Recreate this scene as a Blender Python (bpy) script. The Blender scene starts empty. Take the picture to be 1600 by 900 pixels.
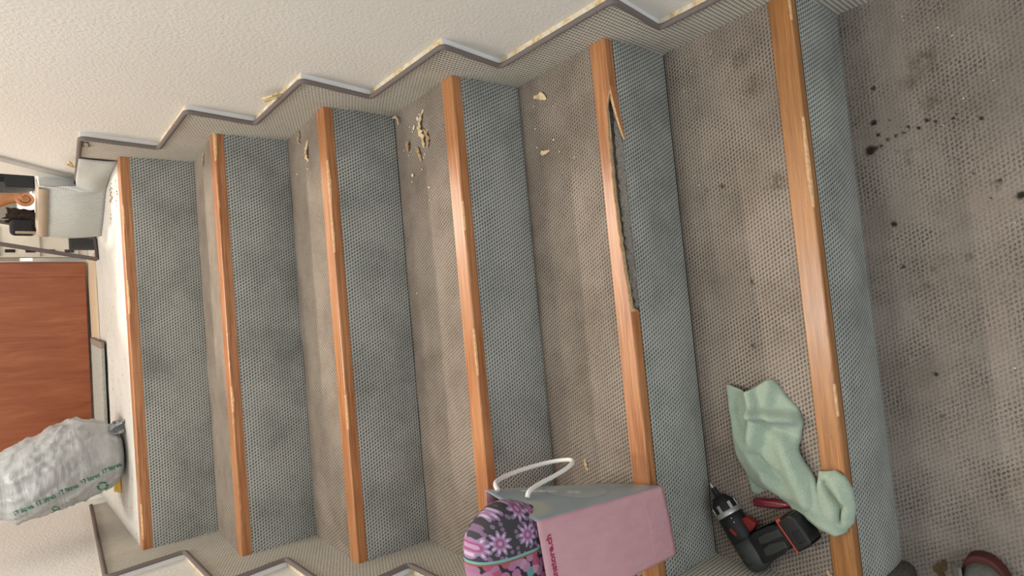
import bpy, bmesh, math, random
from mathutils import Vector, Matrix, noise
from mathutils.bvhtree import BVHTree

S = bpy.context.scene
COL = S.collection
R = random.Random(7)
# ------------------------------------------------------------------ camera
CAM = Vector((0.5677, -0.1005, 1.3468))
F = Vector((0.04667386, 0.74745842, -0.66266694))
RT = Vector((0.99471829, -0.09548956, -0.03764656))      # world right = top of the turned picture
UP = Vector((0.09141701, 0.65740981, 0.74796743))
cd = bpy.data.cameras.new('camera'); cam = bpy.data.objects.new('camera', cd); COL.objects.link(cam)
m = Matrix.Identity(4)
for i, ax in enumerate((-UP, RT, -F)):
    for j in range(3): m[j][i] = ax[j]
m.translation = CAM
cam.matrix_world = m
cd.sensor_width = 36; cd.lens = 908.566 / 1600 * 36; cd.clip_start = .02
S.camera = cam
# ------------------------------------------------------------------ world, lights, exposure
w = bpy.data.worlds.new('world'); S.world = w; w.use_nodes = True
bg = w.node_tree.nodes['Background']; bg.inputs[0].default_value = (.93, .97, 1, 1); bg.inputs[1].default_value = .68
def area(name, loc, target, size, power, col, size_y=None):
    l = bpy.data.lights.new(name, 'AREA'); l.energy = power; l.color = col; l.size = size
    if size_y: l.shape = 'RECTANGLE'; l.size_y = size_y
    else: l.shape = 'DISK'
    o = bpy.data.objects.new(name, l); COL.objects.link(o); o.location = loc
    o.rotation_euler = (Vector(target) - Vector(loc)).to_track_quat('-Z', 'Y').to_euler()
    return o
area('assumed_upper_room_light', (1.41, 3.8, 3.5), (.7, 1.2, .4), .14, 86, (1, .88, .74))  # unseen key lamp, assumed from the shadow edges across the steps
area('assumed_landing_light', (.62, 2.3, 3.35), (.5, 2.0, 1), .3, 20, (1, .92, .8))  # unseen warm lamp, assumed from the bright wall beside the landing
area('stair_fill_light', (.42, 1.45, 3.4), (.6, 1.4, .4), .5, 24, (1, .95, .88))  # unseen fill lamp added over the stairs to brighten the walls
area('assumed_cool_fill_light', (.6, -1.9, 2.3), (.6, 1.2, .6), 1.1, 22, (.88, .96, 1), 1.3)  # unseen cool fill panel behind the camera, assumed from the cool light on the risers
vs = S.view_settings
vs.view_transform = 'Standard'; vs.look = 'None'; vs.gamma = 1; vs.exposure = -.04; vs.use_curve_mapping = False
# ------------------------------------------------------------------ dimensions
H = .175; D = .3121; W = 1.1351; NP = .017; NQ = .015; NT = .025; NW = .043
LZ = 6 * H + NQ - .001                                        # landing level
# ------------------------------------------------------------------ node helpers
class NT_:
    def __init__(s, name, rough=.8, spec=.3):
        s.m = bpy.data.materials.new(name); s.m.use_nodes = True; s.t = s.m.node_tree; s.n = s.t.nodes
        s.b = s.n['Principled BSDF']; s.b.inputs['Roughness'].default_value = rough
        s.b.inputs['Specular IOR Level'].default_value = spec
    def put(s, sock, v):
        if v is None: return
        if hasattr(v, 'is_output') or isinstance(v, bpy.types.NodeSocket): s.t.links.new(v, sock)
        else:
            if sock.type == 'RGBA' and len(v) == 3: v = (*v, 1)
            sock.default_value = v
    def math(s, op, a, b=None, c=None, clamp=False):
        n = s.n.new('ShaderNodeMath'); n.operation = op; n.use_clamp = clamp
        for i, v in enumerate((a, b, c)): s.put(n.inputs[i], v)
        return n.outputs[0]
    def mix(s, f, a, b, mode='MIX'):
        n = s.n.new('ShaderNodeMix'); n.data_type = 'RGBA'; n.blend_type = mode
        s.put(n.inputs[0], f); s.put(n.inputs[6], a); s.put(n.inputs[7], b); return n.outputs[2]
    def rng(s, v, a, b, c=0., d=1., smooth=False):
        n = s.n.new('ShaderNodeMapRange'); n.interpolation_type = 'SMOOTHSTEP' if smooth else 'LINEAR'
        for i, x in enumerate((v, a, b, c, d)): s.put(n.inputs[i], x)
        return n.outputs[0]
    def coord(s, k='Object'):
        return s.n.new('ShaderNodeTexCoord').outputs[k]
    def mapping(s, v, scale=(1, 1, 1), loc=(0, 0, 0), rot=(0, 0, 0)):
        n = s.n.new('ShaderNodeMapping'); s.put(n.inputs[0], v); n.inputs[1].default_value = loc
        n.inputs[2].default_value = rot; n.inputs[3].default_value = scale; return n.outputs[0]
    def noise(s, v, scale, detail=2, rough=.5, out=0, dist=0):
        n = s.n.new('ShaderNodeTexNoise'); s.put(n.inputs['Vector'], v); n.inputs['Scale'].default_value = scale
        n.inputs['Detail'].default_value = detail; n.inputs['Roughness'].default_value = rough
        n.inputs['Distortion'].default_value = dist; return n.outputs[out]
    def voro(s, v, scale, feat='F1', out='Distance', rnd=1, dim='3D'):
        n = s.n.new('ShaderNodeTexVoronoi'); n.feature = feat; n.voronoi_dimensions = dim; s.put(n.inputs['Vector'], v)
        n.inputs['Scale'].default_value = scale; n.inputs['Randomness'].default_value = rnd; return n.outputs[out] if out else n
    def sep(s, v):
        n = s.n.new('ShaderNodeSeparateXYZ'); s.put(n.inputs[0], v); return n.outputs
    def comb(s, x, y, z=0.):
        n = s.n.new('ShaderNodeCombineXYZ'); s.put(n.inputs[0], x); s.put(n.inputs[1], y); s.put(n.inputs[2], z); return n.outputs[0]
    def attr(s, name):
        n = s.n.new('ShaderNodeAttribute'); n.attribute_name = name; return n.outputs['Fac']
    def ramp(s, f, stops):
        n = s.n.new('ShaderNodeValToRGB'); s.put(n.inputs[0], f); e = n.color_ramp.elements
        while len(e) < len(stops): e.new(.5)
        for k, (p, c) in zip(e, stops): k.position = p; k.color = (*c, 1)
        return n.outputs[0]
    def bump(s, h, strength=.3, dist=.002):
        n = s.n.new('ShaderNodeBump'); n.inputs['Strength'].default_value = strength; n.inputs['Distance'].default_value = dist
        s.put(n.inputs['Height'], h); s.t.links.new(n.outputs[0], s.b.inputs['Normal'])
    def color(s, c): s.put(s.b.inputs['Base Color'], c)

def plain(name, col, rough=.6, spec=.4, metal=0, nz=0, scale=60, bump=0):
    k = NT_(name, rough, spec); k.b.inputs['Metallic'].default_value = metal
    n = k.noise(k.coord(), scale, 3)
    v = k.rng(n, .25, .75, 1 - (nz or .08), 1 + (nz or .08))
    hsv = k.n.new('ShaderNodeHueSaturation'); hsv.inputs['Color'].default_value = (*col, 1); k.put(hsv.inputs['Value'], v)
    k.color(hsv.outputs[0])
    if bump: k.bump(n, bump)
    return k.m

def carpet(name, base, dot, wear=.3, dirt=(.2, .16, .12), dirt_amt=.3, a=.0088, b=.0070, soft=0., rib=False, fade=.46):
    k = NT_(name, .95, .08)
    uv = k.coord('UV')
    jit = k.noise(uv, 240, 2, out=1)
    jn = k.n.new('ShaderNodeVectorMath'); jn.operation = 'MULTIPLY_ADD'
    k.put(jn.inputs[0], jit); jn.inputs[1].default_value = (.0022 + soft,) * 3; k.put(jn.inputs[2], uv)
    x, y, _ = k.sep(jn.outputs[0])
    X = k.math('DIVIDE', x, a); Y = k.math('DIVIDE', y, b)
    row = k.math('FLOOR', Y)
    fx = k.math('SUBTRACT', k.math('FRACT', k.math('MULTIPLY_ADD', row, .5 if rib else .42, X)), .5)
    fy = k.math('SUBTRACT', k.math('FRACT', Y), .5)
    fx = k.math('MULTIPLY', fx, .72) if rib else k.math('MULTIPLY_ADD', fy, .45, fx)
    d2 = k.math('SQRT', k.math('ADD', k.math('MULTIPLY', fx, fx), k.math('MULTIPLY', fy, fy)))
    mask = k.rng(d2, fade, .14, 0., 1., True)
    big = k.noise(uv, 6, 5, .62)
    str_ = k.rng(k.noise(uv, 11, 3, .6), .3, .7, 1 - wear, 1.)
    mk = k.math('MULTIPLY', mask, str_)
    fine = k.noise(uv, 420, 3, .7)
    bas = k.mix(k.rng(big, .42, .72, 0, dirt_amt), base, dirt)
    bas = k.mix(k.rng(fine, .3, .7, .0, .5), bas, tuple(c * .62 for c in base))
    col = k.mix(mk, bas, dot)
    st = k.attr('stain')
    col = k.mix(k.math('MULTIPLY', st, .95, clamp=True), col, (.016, .013, .008))
    oil = k.attr('oil')
    col = k.mix(k.math('MULTIPLY', k.math('MULTIPLY', oil, .8), k.rng(k.noise(uv, 60, 4, .7), .35, .6), clamp=True), col, (.075, .058, .032))
    k.color(col)
    k.bump(k.math('MULTIPLY_ADD', mask, -1., fine), .55, .002)
    return k.m

M = {}
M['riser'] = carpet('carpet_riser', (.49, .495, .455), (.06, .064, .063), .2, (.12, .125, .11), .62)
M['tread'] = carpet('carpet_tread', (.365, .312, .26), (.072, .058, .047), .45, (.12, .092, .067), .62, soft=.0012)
M['floor'] = carpet('carpet_floor', (.30, .26, .222), (.075, .063, .053), .95, (.12, .097, .075), .62, soft=.006)
M['skirt'] = carpet('carpet_skirting', (.74, .71, .63), (.2, .185, .155), .15, (.46, .38, .27), .4, a=.0085, b=.0088, rib=True, fade=.42)
M['skirt_lit'] = carpet('carpet_skirting_lit', (.62, .63, .61), (.33, .34, .335), .5, (.5, .43, .31), .4, a=.006, b=.006, rib=True, fade=.4)  # paler, cooler skirting carpet; light spilling onto the landing is in its colour

def wood(name, c1, c2, c3, scale=1.):
    k = NT_(name, .36, .45)
    uv = k.coord('UV'); oi = k.n.new('ShaderNodeObjectInfo')
    off = k.n.new('ShaderNodeVectorMath'); off.operation = 'ADD'
    k.put(off.inputs[0], uv); rr = k.math('MULTIPLY', oi.outputs['Random'], 9.); k.put(off.inputs[1], k.comb(rr, rr, 0.))
    g = k.noise(k.mapping(off.outputs[0], (2.2, 70 * scale, 1)), 2.2, 4, .6, dist=.9)
    g2 = k.noise(k.mapping(off.outputs[0], (5, 420, 1)), 2, 2)
    big = k.noise(k.mapping(off.outputs[0], (3, 6, 1)), 1.6, 2)
    c = k.ramp(g, [(.34, c1), (.5, c2), (.62, c3)])
    c = k.mix(k.rng(g2, .4, .62, 0, .55), c, tuple(q * .75 for q in c1))
    c = k.mix(k.rng(big, .4, .65, 0, .35), c, c3)
    pores = k.noise(k.mapping(off.outputs[0], (60, 500, 1)), 1.5, 2)
    c = k.mix(k.rng(pores, .66, .74, 0, .7), c, (.09, .04, .018))
    k.color(c); k.bump(g2, .08, .001)
    k.put(k.b.inputs['Roughness'], k.rng(big, .3, .7, .3, .42))
    k.b.inputs['Coat Weight'].default_value = .25; k.b.inputs['Coat Roughness'].default_value = .25
    return k.m
M['nosing'] = wood('nosing_wood', (.29, .10, .035), (.46, .185, .066), (.56, .27, .115))
M['nosing_low'] = wood('nosing_wood_lower', (.25, .10, .028), (.39, .165, .047), (.47, .215, .07), .6)
M['raw'] = plain('raw_broken_wood', (.62, .43, .25), .85, .2, nz=.3, scale=200, bump=.3)
M['worn'] = plain('worn_wood_edge', (.62, .38, .2), .7, .3, nz=.25, scale=150)

k = NT_('wall_plaster', .9, .2)
co = k.coord(); n1 = k.noise(co, 130, 4, .6); n2 = k.noise(co, 2.2, 3)
k.color(k.mix(k.rng(n2, .35, .7), (.80, .77, .715), (.83, .81, .77)))
k.bump(n1, .42, .005); M['wall'] = k.m
M['white'] = plain('white_board_paint', (.78, .78, .77), .55, .4, nz=.05, scale=20, bump=.05)
k = NT_('glue_board_edge', .85, .2); co = k.coord()
n1 = k.noise(co, 45, 4, .65)
k.color(k.ramp(n1, [(.36, (.74, .7, .62)), (.52, (.7, .6, .42)), (.62, (.6, .42, .2))])); k.bump(n1, .4, .003); M['glue'] = k.m
k = NT_('carpet_binding', .9, .1); co = k.coord('UV')
wv = k.math('SINE', k.math('MULTIPLY', k.sep(co)[0], 2600.))
k.color(k.mix(k.rng(wv, -1, 1, 0, .6), (.23, .195, .185), (.12, .1, .098))); k.bump(wv, .3, .002); M['binding'] = k.m
k = NT_('landing_paint', .6, .35); co = k.coord()
sp = k.voro(co, 42); n1 = k.noise(co, 9, 4, .65)
c = k.mix(k.rng(n1, .45, .7, 0, .5), (.60, .58, .54), (.50, .465, .395))
spk = k.math('MULTIPLY', k.rng(sp, .2, .09), k.rng(k.noise(co, 18, 2), .47, .56))
k.color(k.mix(spk, c, (.13, .1, .07))); k.bump(n1, .2, .003); M['landing'] = k.m
M['pale_wood'] = wood('pale_floor_wood', (.62, .47, .3), (.72, .58, .4), (.78, .66, .48))
k = NT_('door_wood', .42, .35); co = k.coord()
g = k.noise(k.mapping(co, (14, 1, 2.2)), 2.2, 5, .62, dist=.6); g2 = k.noise(k.mapping(co, (160, 1, 6)), 1.5, 3)
c = k.ramp(g, [(.28, (.21, .06, .026)), (.5, (.285, .088, .039)), (.72, (.35, .122, .056))])
k.color(k.mix(k.rng(g2, .4, .7, 0, .22), c, (.17, .045, .018))); k.bump(g2, .06, .001); M['door'] = k.m
M['door_dark'] = plain('door_frame_dark', (.1, .03, .015), .5, .3, nz=.2)
M['black'] = plain('black_plastic', (.012, .012, .013), .45, .4, nz=.2)
M['dark_fabric'] = plain('dark_fabric', (.03, .028, .028), .95, .1, nz=.6, scale=260, bump=.5)
M['brown_cloth'] = plain('brown_cloth', (.035, .024, .02), .95, .1, nz=.3, scale=120, bump=.3)
M['bronze'] = plain('bronze_metal', (.13, .1, .09), .45, .5, .4, nz=.1)
M['tape'] = plain('brown_tape', (.36, .28, .2), .6, .3, nz=.1, scale=25)
M['cream'] = plain('cream_paint', (.78, .72, .6), .6, .3, nz=.04)
M['mat'] = plain('grey_mat', (.36, .35, .31), .95, .1, nz=.2, scale=160, bump=.4)
M['mat_edge'] = plain('mat_edge', (.26, .2, .17), .9, .1, nz=.15)
M['scroll'] = plain('carved_wood', (.42, .18, .075), .4, .4, nz=.2, scale=30)
M['yellow'] = plain('yellow_plastic', (.75, .48, .06), .5, .4)
M['foam'] = plain('peeled_backing', (.66, .52, .32), .9, .1, nz=.25, scale=90, bump=.3)
M['foam_tan'] = plain('peeled_backing_tan', (.42, .29, .17), .9, .1, nz=.2, scale=90)
M['crumb'] = plain('white_crumb', (.8, .78, .72), .8, .2)
M['steel'] = plain('steel', (.6, .6, .6), .3, .5, 1)
M['silver'] = plain('silver_ring', (.42, .43, .44), .38, .5, .6, nz=.1)
M['leaf'] = plain('dry_leaf', (.085, .06, .025), .8, .2, nz=.3, scale=120)
# ------------------------------------------------------------------ object helpers
def tag(o, label=None, cat=None, group=None, kind=None):
    if label: o['label'] = label
    if cat: o['category'] = cat
    if group: o['group'] = group
    if kind: o['kind'] = kind
    return o
def empty(name, loc=(0, 0, 0), rz=0):
    o = bpy.data.objects.new(name, None); COL.objects.link(o); o.location = loc; o.rotation_euler[2] = rz
    o.empty_display_size = .05; return o
def link(name, me, mat, parent=None, smooth=False):
    o = bpy.data.objects.new(name, me); COL.objects.link(o)
    if mat is not None:
        for mm in (mat if isinstance(mat, (list, tuple)) else [mat]): me.materials.append(mm)
    if smooth:
        for p in me.polygons: p.use_smooth = True
    if parent is not None:
        o.parent = parent
        o.matrix_parent_inverse = parent_matrix(parent).inverted()
    return o
def parent_matrix(p):
    mw = Matrix.LocRotScale(p.location, p.rotation_euler, p.scale)
    if p.parent: return parent_matrix(p.parent) @ p.matrix_parent_inverse @ mw
    return mw
def mesh(name, v, f, uv=None, mi=None):
    me = bpy.data.meshes.new(name); me.from_pydata([tuple(p) for p in v], [], f); me.update()
    if uv:
        l = me.uv_layers.new(name='UVMap')
        for lp in me.loops: l.data[lp.index].uv = uv[lp.vertex_index]
    if mi:
        for p, i in zip(me.polygons, mi): p.material_index = i
    return me
def bm_mesh(name, bm):
    me = bpy.data.meshes.new(name); bmesh.ops.recalc_face_normals(bm, faces=bm.faces); bm.to_mesh(me); bm.free(); return me
def box_bm(bm, c, s, rot=None, bev=0, seg=2):
    r = bmesh.ops.create_cube(bm, size=1); vs_ = r['verts']
    for v in vs_: v.co = Vector((v.co.x * s[0], v.co.y * s[1], v.co.z * s[2]))
    if bev:
        es = list({e for v in vs_ for e in v.link_edges})
        rb = bmesh.ops.bevel(bm, geom=es, offset=bev, segments=seg, affect='EDGES', profile=.5)
        vs_ = list({v for f in rb['faces'] for v in f.verts} | {v for v in vs_ if v.is_valid})
    for v in vs_:
        if rot is not None: v.co = rot @ v.co
        v.co += Vector(c)
def box(name, c, s, mat, parent=None, rot=None, bev=0, seg=2):
    bm = bmesh.new(); box_bm(bm, c, s, rot, bev, seg)
    return link(name, bm_mesh(name, bm), mat, parent, smooth=False)
def prism(name, poly, ax, a, b, mat, parent=None, bev=0):
    """poly of 2-D points extruded along axis ax from a to b"""
    def P(p, t):
        q = list(p); q.insert(ax, t); return q
    bm = bmesh.new()
    A = [bm.verts.new(P(p, a)) for p in poly]; B = [bm.verts.new(P(p, b)) for p in poly]; n = len(poly)
    bm.faces.new(A); bm.faces.new(B[::-1])
    for i in range(n): bm.faces.new([A[i], B[i], B[(i + 1) % n], A[(i + 1) % n]])
    if bev: bmesh.ops.bevel(bm, geom=[e for e in bm.edges], offset=bev, segments=2, affect='EDGES', profile=.5)
    return link(name, bm_mesh(name, bm), mat, parent)
def grid(name, fn, nu, nv, mat, parent=None, uvf=None, attrs=None, smooth=True, thick=0):
    v = []; uv = []; f = []
    for i in range(nu + 1):
        for j in range(nv + 1):
            s, t = i / nu, j / nv; p = fn(s, t); v.append(p); uv.append(uvf(s, t, p) if uvf else (s, t))
    for i in range(nu):
        for j in range(nv):
            a = i * (nv + 1) + j; f.append((a, a + nv + 1, a + nv + 2, a + 1))
    me = mesh(name, v, f, uv)
    if attrs:
        for an, af in attrs.items():
            at = me.attributes.new(an, 'FLOAT', 'POINT'); at.data.foreach_set('value', [af(Vector(p)) for p in v])
    o = link(name, me, mat, parent, smooth)
    if thick:
        sm = o.modifiers.new('thickness', 'SOLIDIFY'); sm.thickness = thick; sm.offset = -1
    return o
def tube(name, pts, r, mat, parent=None, seg=8, closed=False, rf=None):
    pts = [Vector(p) for p in pts]; n = len(pts); v = []; f = []; uv = []
    ref = None; L = 0
    for i, p in enumerate(pts):
        t = (pts[min(i + 1, n - 1)] - pts[max(i - 1, 0)]).normalized()
        if ref is None: ref = t.orthogonal().normalized()
        ref = (ref - t * ref.dot(t)).normalized(); b = t.cross(ref)
        if i: L += (p - pts[i - 1]).length
        rr = rf(i / (n - 1)) if rf else r
        for k_ in range(seg):
            a = 2 * math.pi * k_ / seg; v.append(p + (ref * math.cos(a) + b * math.sin(a)) * rr); uv.append((L, k_ / seg))
    for i in range(n - 1):
        for k_ in range(seg):
            a = i * seg + k_; b_ = i * seg + (k_ + 1) % seg; f.append((a, b_, b_ + seg, a + seg))
    f.append(tuple(range(seg))[::-1]); f.append(tuple((n - 1) * seg + q for q in range(seg)))
    return link(name, mesh(name, v, f, uv), mat, parent, True)
def lathe(name, prof, origin, axis, mat, parent=None, seg=24, flat=None):
    """prof: (s, r) along axis"""
    axis = Vector(axis).normalized(); a = Vector((0, 0, 1)) if abs(axis.z) < .9 else Vector((1, 0, 0))
    b = axis.cross(a).normalized(); a = b.cross(axis); v = []; f = []
    for s, r in prof:
        for q in range(seg):
            t = 2 * math.pi * q / seg; v.append(Vector(origin) + axis * s + (a * math.cos(t) * (flat or 1) + b * math.sin(t)) * r)
    n = len(prof)
    for i in range(n - 1):
        for q in range(seg):
            x = i * seg + q; y = i * seg + (q + 1) % seg; f.append((x, y, y + seg, x + seg))
    f.append(tuple(range(seg))[::-1]); f.append(tuple((n - 1) * seg + q for q in range(seg)))
    return link(name, mesh(name, v, f), mat, parent, True)
def resample(pts, n):
    pts = [Vector(p) for p in pts]; d = [0]
    for a, b in zip(pts, pts[1:]): d.append(d[-1] + (b - a).length)
    out = []
    for i in range(n):
        t = d[-1] * i / (n - 1); k_ = 0
        while k_ < len(d) - 2 and d[k_ + 1] < t: k_ += 1
        u = (t - d[k_]) / max(1e-9, d[k_ + 1] - d[k_]); out.append(pts[k_].lerp(pts[k_ + 1], u))
    return out
def catmull(pts, n):
    pts = [Vector(p) for p in pts]; P_ = [pts[0]] + pts + [pts[-1]]; out = []
    for i in range(1, len(P_) - 2):
        a, b, c, d = P_[i - 1:i + 3]
        for j in range(n):
            t = j / n
            out.append(.5 * ((2 * b) + (c - a) * t + (2 * a - 5 * b + 4 * c - d) * t * t + (3 * b - a - 3 * c + d) * t ** 3))
    out.append(pts[-1]); return out
def nz(p, s=1., off=0.): return noise.noise(Vector(p) * s + Vector((off, off * 1.7, off * .3)))

# ================================================================== SETTING
def stains_fn(spots, soft=.5):
    def f(p):
        best = 0
        for (x, y, r) in spots:
            d = math.hypot(p.x - x, p.y - y)
            if d < r * 2.2:
                d *= 1 + .35 * nz(p, 160, x * 10); best = max(best, min(1, max(0, (r * 1.3 - d) / (r * soft))))
        return best
    return f
floor_spots = [(.836, .28, .009), (.837, .269, .004), (.84, .26, .0035), (.849, .247, .004), (.853, .233, .0035), (.855, .22, .003),
    (.864, .21, .003), (.857, .193, .003), (.867, .179, .004), (.861, .166, .003), (.858, .139, .003), (.865, .134, .0025), (.889, .268, .0055),
    (.863, .263, .0035), (.887, .241, .002), (.679, .254, .005), (.592, .247, .0038), (.728, .084, .0035), (.695, .059, .007),
    (.845, .099, .003), (.70, .1, .002), (.38, .216, .0035), (.959, .261, .004), (.75, .12, .002), (.82, .235, .002)]
oil_spots = [(.814, .215, .008), (.795, .216, .007), (.583, .198, .006), (.551, .215, .008), (.597, .142, .009), (.30, .213, .006), (.98, .176, .03),
    (.95, .2, .02), (.72, .09, .01), (.9, .17, .02), (.47, .2, .006)]
t1_spots = [(.801, .512, .004), (.591, .468, .003), (.46, .483, .003)]
t1_oil = [(.801, .512, .008), (.591, .468, .010), (.779, .393, .024), (.989, .42, .02), (1.05, .44, .02), (.80, .55, .005), (.46, .483, .007)]
zero = lambda p: 0.
ys = [-.75, -.4, -.1, -.03] + [-.03 + (D + .03) * i / 100 for i in range(1, 101)]
xs = [-.45, -.2, -.04] + [-.04 + 1.19 * i / 330 for i in range(1, 331)]
fs_, fo_ = stains_fn(floor_spots), stains_fn(oil_spots, 1.2)
v = [Vector((x, y, .0015 * nz((x, y, 0), 7))) for x in xs for y in ys]; ny = len(ys)
f = [(i * ny + j, (i + 1) * ny + j, (i + 1) * ny + j + 1, i * ny + j + 1) for i in range(len(xs) - 1) for j in range(ny - 1)]
me = mesh('floor', v, f, [(p.x, p.y) for p in v])
for an, af in (('stain', fs_), ('oil', fo_)):
    at = me.attributes.new(an, 'FLOAT', 'POINT'); at.data.foreach_set('value', [af(p) for p in v])
tag(link('floor', me, M['floor'], None, True), 'grey brown patterned carpet floor with dark drip stains at the stair foot', kind='structure')

# walls
WX = W + .018
def wall(name, x0, x1, y0, y1, z0, z1, label):
    o = box(name, ((x0 + x1) / 2, (y0 + y1) / 2, (z0 + z1) / 2), (x1 - x0, y1 - y0, z1 - z0), M['wall'])
    return tag(o, label, kind='structure')
wall('wall_right', WX, WX + .1, -1.2, 2.27, -.1, 3.4, 'cream textured plaster wall along the top of the picture')
wall('wall_left', -.118, -.018, .30, 2.86, -.1, 3.4, 'cream plaster wall beside the plastic sack')
wall('wall_back', -.1, .955, 2.86, 2.95, 1.0, 3.4, 'pale wall behind the reddish door')

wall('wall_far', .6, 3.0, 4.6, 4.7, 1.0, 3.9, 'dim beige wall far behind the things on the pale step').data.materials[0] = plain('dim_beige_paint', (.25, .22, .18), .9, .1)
# landing floor
la = grid('floor_landing', lambda s, t: Vector((W * s, 6 * D + NP + NW + .002 + (2.86 - 6 * D - NP - NW - .002) * t, LZ + .0015 * nz((s * 3, t * 3, 4), 4))), 30, 30, M['landing'], thick=.02)
tag(la, 'white speckled chipped painted landing at the top of the stairs', kind='structure')
th = box('threshold_board', (.53, 2.66, LZ + .004), (.83, .2, .006), M['pale_wood'], la)

# ================================================================== STAIRCASE
st = empty('staircase', (W / 2, D, 0)); tag(st, 'straight flight of carpeted steps with orange wooden nosing strips', 'staircase')
t1s, t1o = stains_fn(t1_spots), stains_fn(t1_oil, 1.2)
for k_ in range(1, 6):
    y0 = k_ * D + NP + NW; y1 = (k_ + 1) * D
    def tf(s, t, k_=k_, y0=y0, y1=y1):
        z = k_ * H + (NQ - .003) * (1 - t) ** 1.3 + .0018 * nz((s * W, t * .3, k_), 9)
        z -= .004 * max(0, 1 - (1 - t) / .03)
        return Vector((W * s, y0 + (y1 - y0) * t, z))
    big = k_ == 1
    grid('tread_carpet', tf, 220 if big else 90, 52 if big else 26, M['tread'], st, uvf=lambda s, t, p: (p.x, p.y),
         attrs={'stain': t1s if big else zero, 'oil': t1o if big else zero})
for k_ in range(1, 7):
    yb, zb = k_ * D, (k_ - 1) * H; zt = k_ * H + NQ - NT
    def rf(s, t, k_=k_, yb=yb, zb=zb, zt=zt):
        bulge = .006 if k_ > 1 else .014
        z = zb + (zt - zb) * t
        z -= .004 * (t == 0); y = yb + .0015 + (NP - .0025) * t ** 1.2 - bulge * math.sin(math.pi * t) ** 1 * (.8 + .5 * nz((s * 3, t, k_ * 5), 1.5)) * .6
        return Vector((W * s, y, z))
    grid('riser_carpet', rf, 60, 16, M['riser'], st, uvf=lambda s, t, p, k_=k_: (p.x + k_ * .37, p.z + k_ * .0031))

core = []
for k_ in range(1, 7):
    core += [(k_ * D + NP + .005, (k_ - 1) * H - .007), (k_ * D + NP + .005, k_ * H - .0115)]
    if k_ < 6: core += [(k_ * D + NP + NW + .004, k_ * H - .0115), (k_ * D + NP + NW + .03, k_ * H - .007)]
core += [(2.2, 6 * H - .0115), (2.2, .6), (D + .1, -.09), (D + NP + .005, -.09)]
M['under'] = plain('dirty_underlay', (.19, .175, .155), .95, .1, nz=.5, scale=300, bump=.6)
prism('step_core', core, 0, .0005, W - .0005, M['under'], st)

# wooden nosings: rounded profile swept along x, with worn and broken arris
def nosing(k_):
    yf = k_ * D + NP; zt = k_ * H + NQ; n = 150
    rr = random.Random(40 + k_)
    v = []; f = []; uv = []; mi = []
    def cut(x):
        if k_ != 2: return 0, 0
        pts = [(.0, 0), (.50, 0), (.555, .001), (.62, .007), (.70, .012), (.80, .016), (.90, .016), (.99, .012), (1.024, .0), (1.2, 0)]
        for (a, ca), (b, cb) in zip(pts, pts[1:]):
            if a <= x <= b: c = ca + (cb - ca) * (x - a) / (b - a); break
        low = c if x < .93 else 0
        return c + (.0025 * nz((x * 60, 0, 0)) if c > .002 else 0), low
    prof_n = 8
    for i in range(n + 1):
        x = .0005 + (W - .001) * i / n
        c, low = cut(x)
        chip = max(0, nz((x * 7, k_ * 9.3, 0)) - .12) * .010 + max(0, nz((x * 45, k_ * 3.3, 5)) - .25) * .006
        if k_ in (1, 6): chip *= .8
        ch = .0028 + chip
        if c > .002: ch = .0012
        y_top = yf + c
        P_ = [(yf + NW, zt - NT), (yf + NW, zt - .002), (yf + NW - .002, zt), (y_top + ch, zt), (y_top + ch * .35, zt - ch * .35), (y_top, zt - ch)]
        if c > .001 and x < .93: P_ += [(y_top + .004, zt - NT * .6), (y_top + .008, zt - NT)]
        elif c > .001: P_ += [(y_top + .006, zt - NT * .55), (yf + .018, zt - NT * .62)]
        else: P_ += [(yf, zt - NT * .6), (yf, zt - NT)]
        acc = 0; last = None
        for (y, z) in P_:
            if last: acc += math.hypot(y - last[0], z - last[1])
            last = (y, z); v.append((x, y, z)); uv.append((x, acc + .1 * k_))
    for i in range(n):
        x = W * (i + .5) / n; c, low = cut(x)
        for j in range(prof_n):
            a = i * prof_n + j; b = i * prof_n + (j + 1) % prof_n
            f.append((a, b, b + prof_n, a + prof_n))
            wornv = nz((x * 7, k_ * 9.3, 0)) > .2
            mi.append(2 if (c > .001 and j in (4, 5, 6)) else (1 if (j in (3, 4) and wornv) else 0))
    f.append(tuple(range(prof_n))); mi.append(0)
    f.append(tuple(n * prof_n + j for j in range(prof_n))[::-1]); mi.append(0)
    me = mesh('nosing', v, f, uv, mi); bm = bmesh.new(); bm.from_mesh(me); bmesh.ops.recalc_face_normals(bm, faces=bm.faces); bm.to_mesh(me); bm.free()
    o = link('nosing', me, [M['nosing_low'] if k_ == 1 else M['nosing'], M['worn'], M['raw']], st)
    return o
nos = {k_: nosing(k_) for k_ in range(1, 7)}
tag(nos[2], 'wooden nosing with its front edge split and broken away')
grid('frayed_carpet', lambda s, t: Vector((.56 + .46 * s, 2 * D + NP - .002 + .016 * t * math.sin(math.pi * s) ** .4 + .003 * nz((s * 60, t * 4, 0)), 2 * H + NQ - NT - .002 + .010 * t + .006 * nz((s * 45, t * 3, 5)) * t)), 120, 6, M['under'], nos[2], thick=.002)
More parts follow.
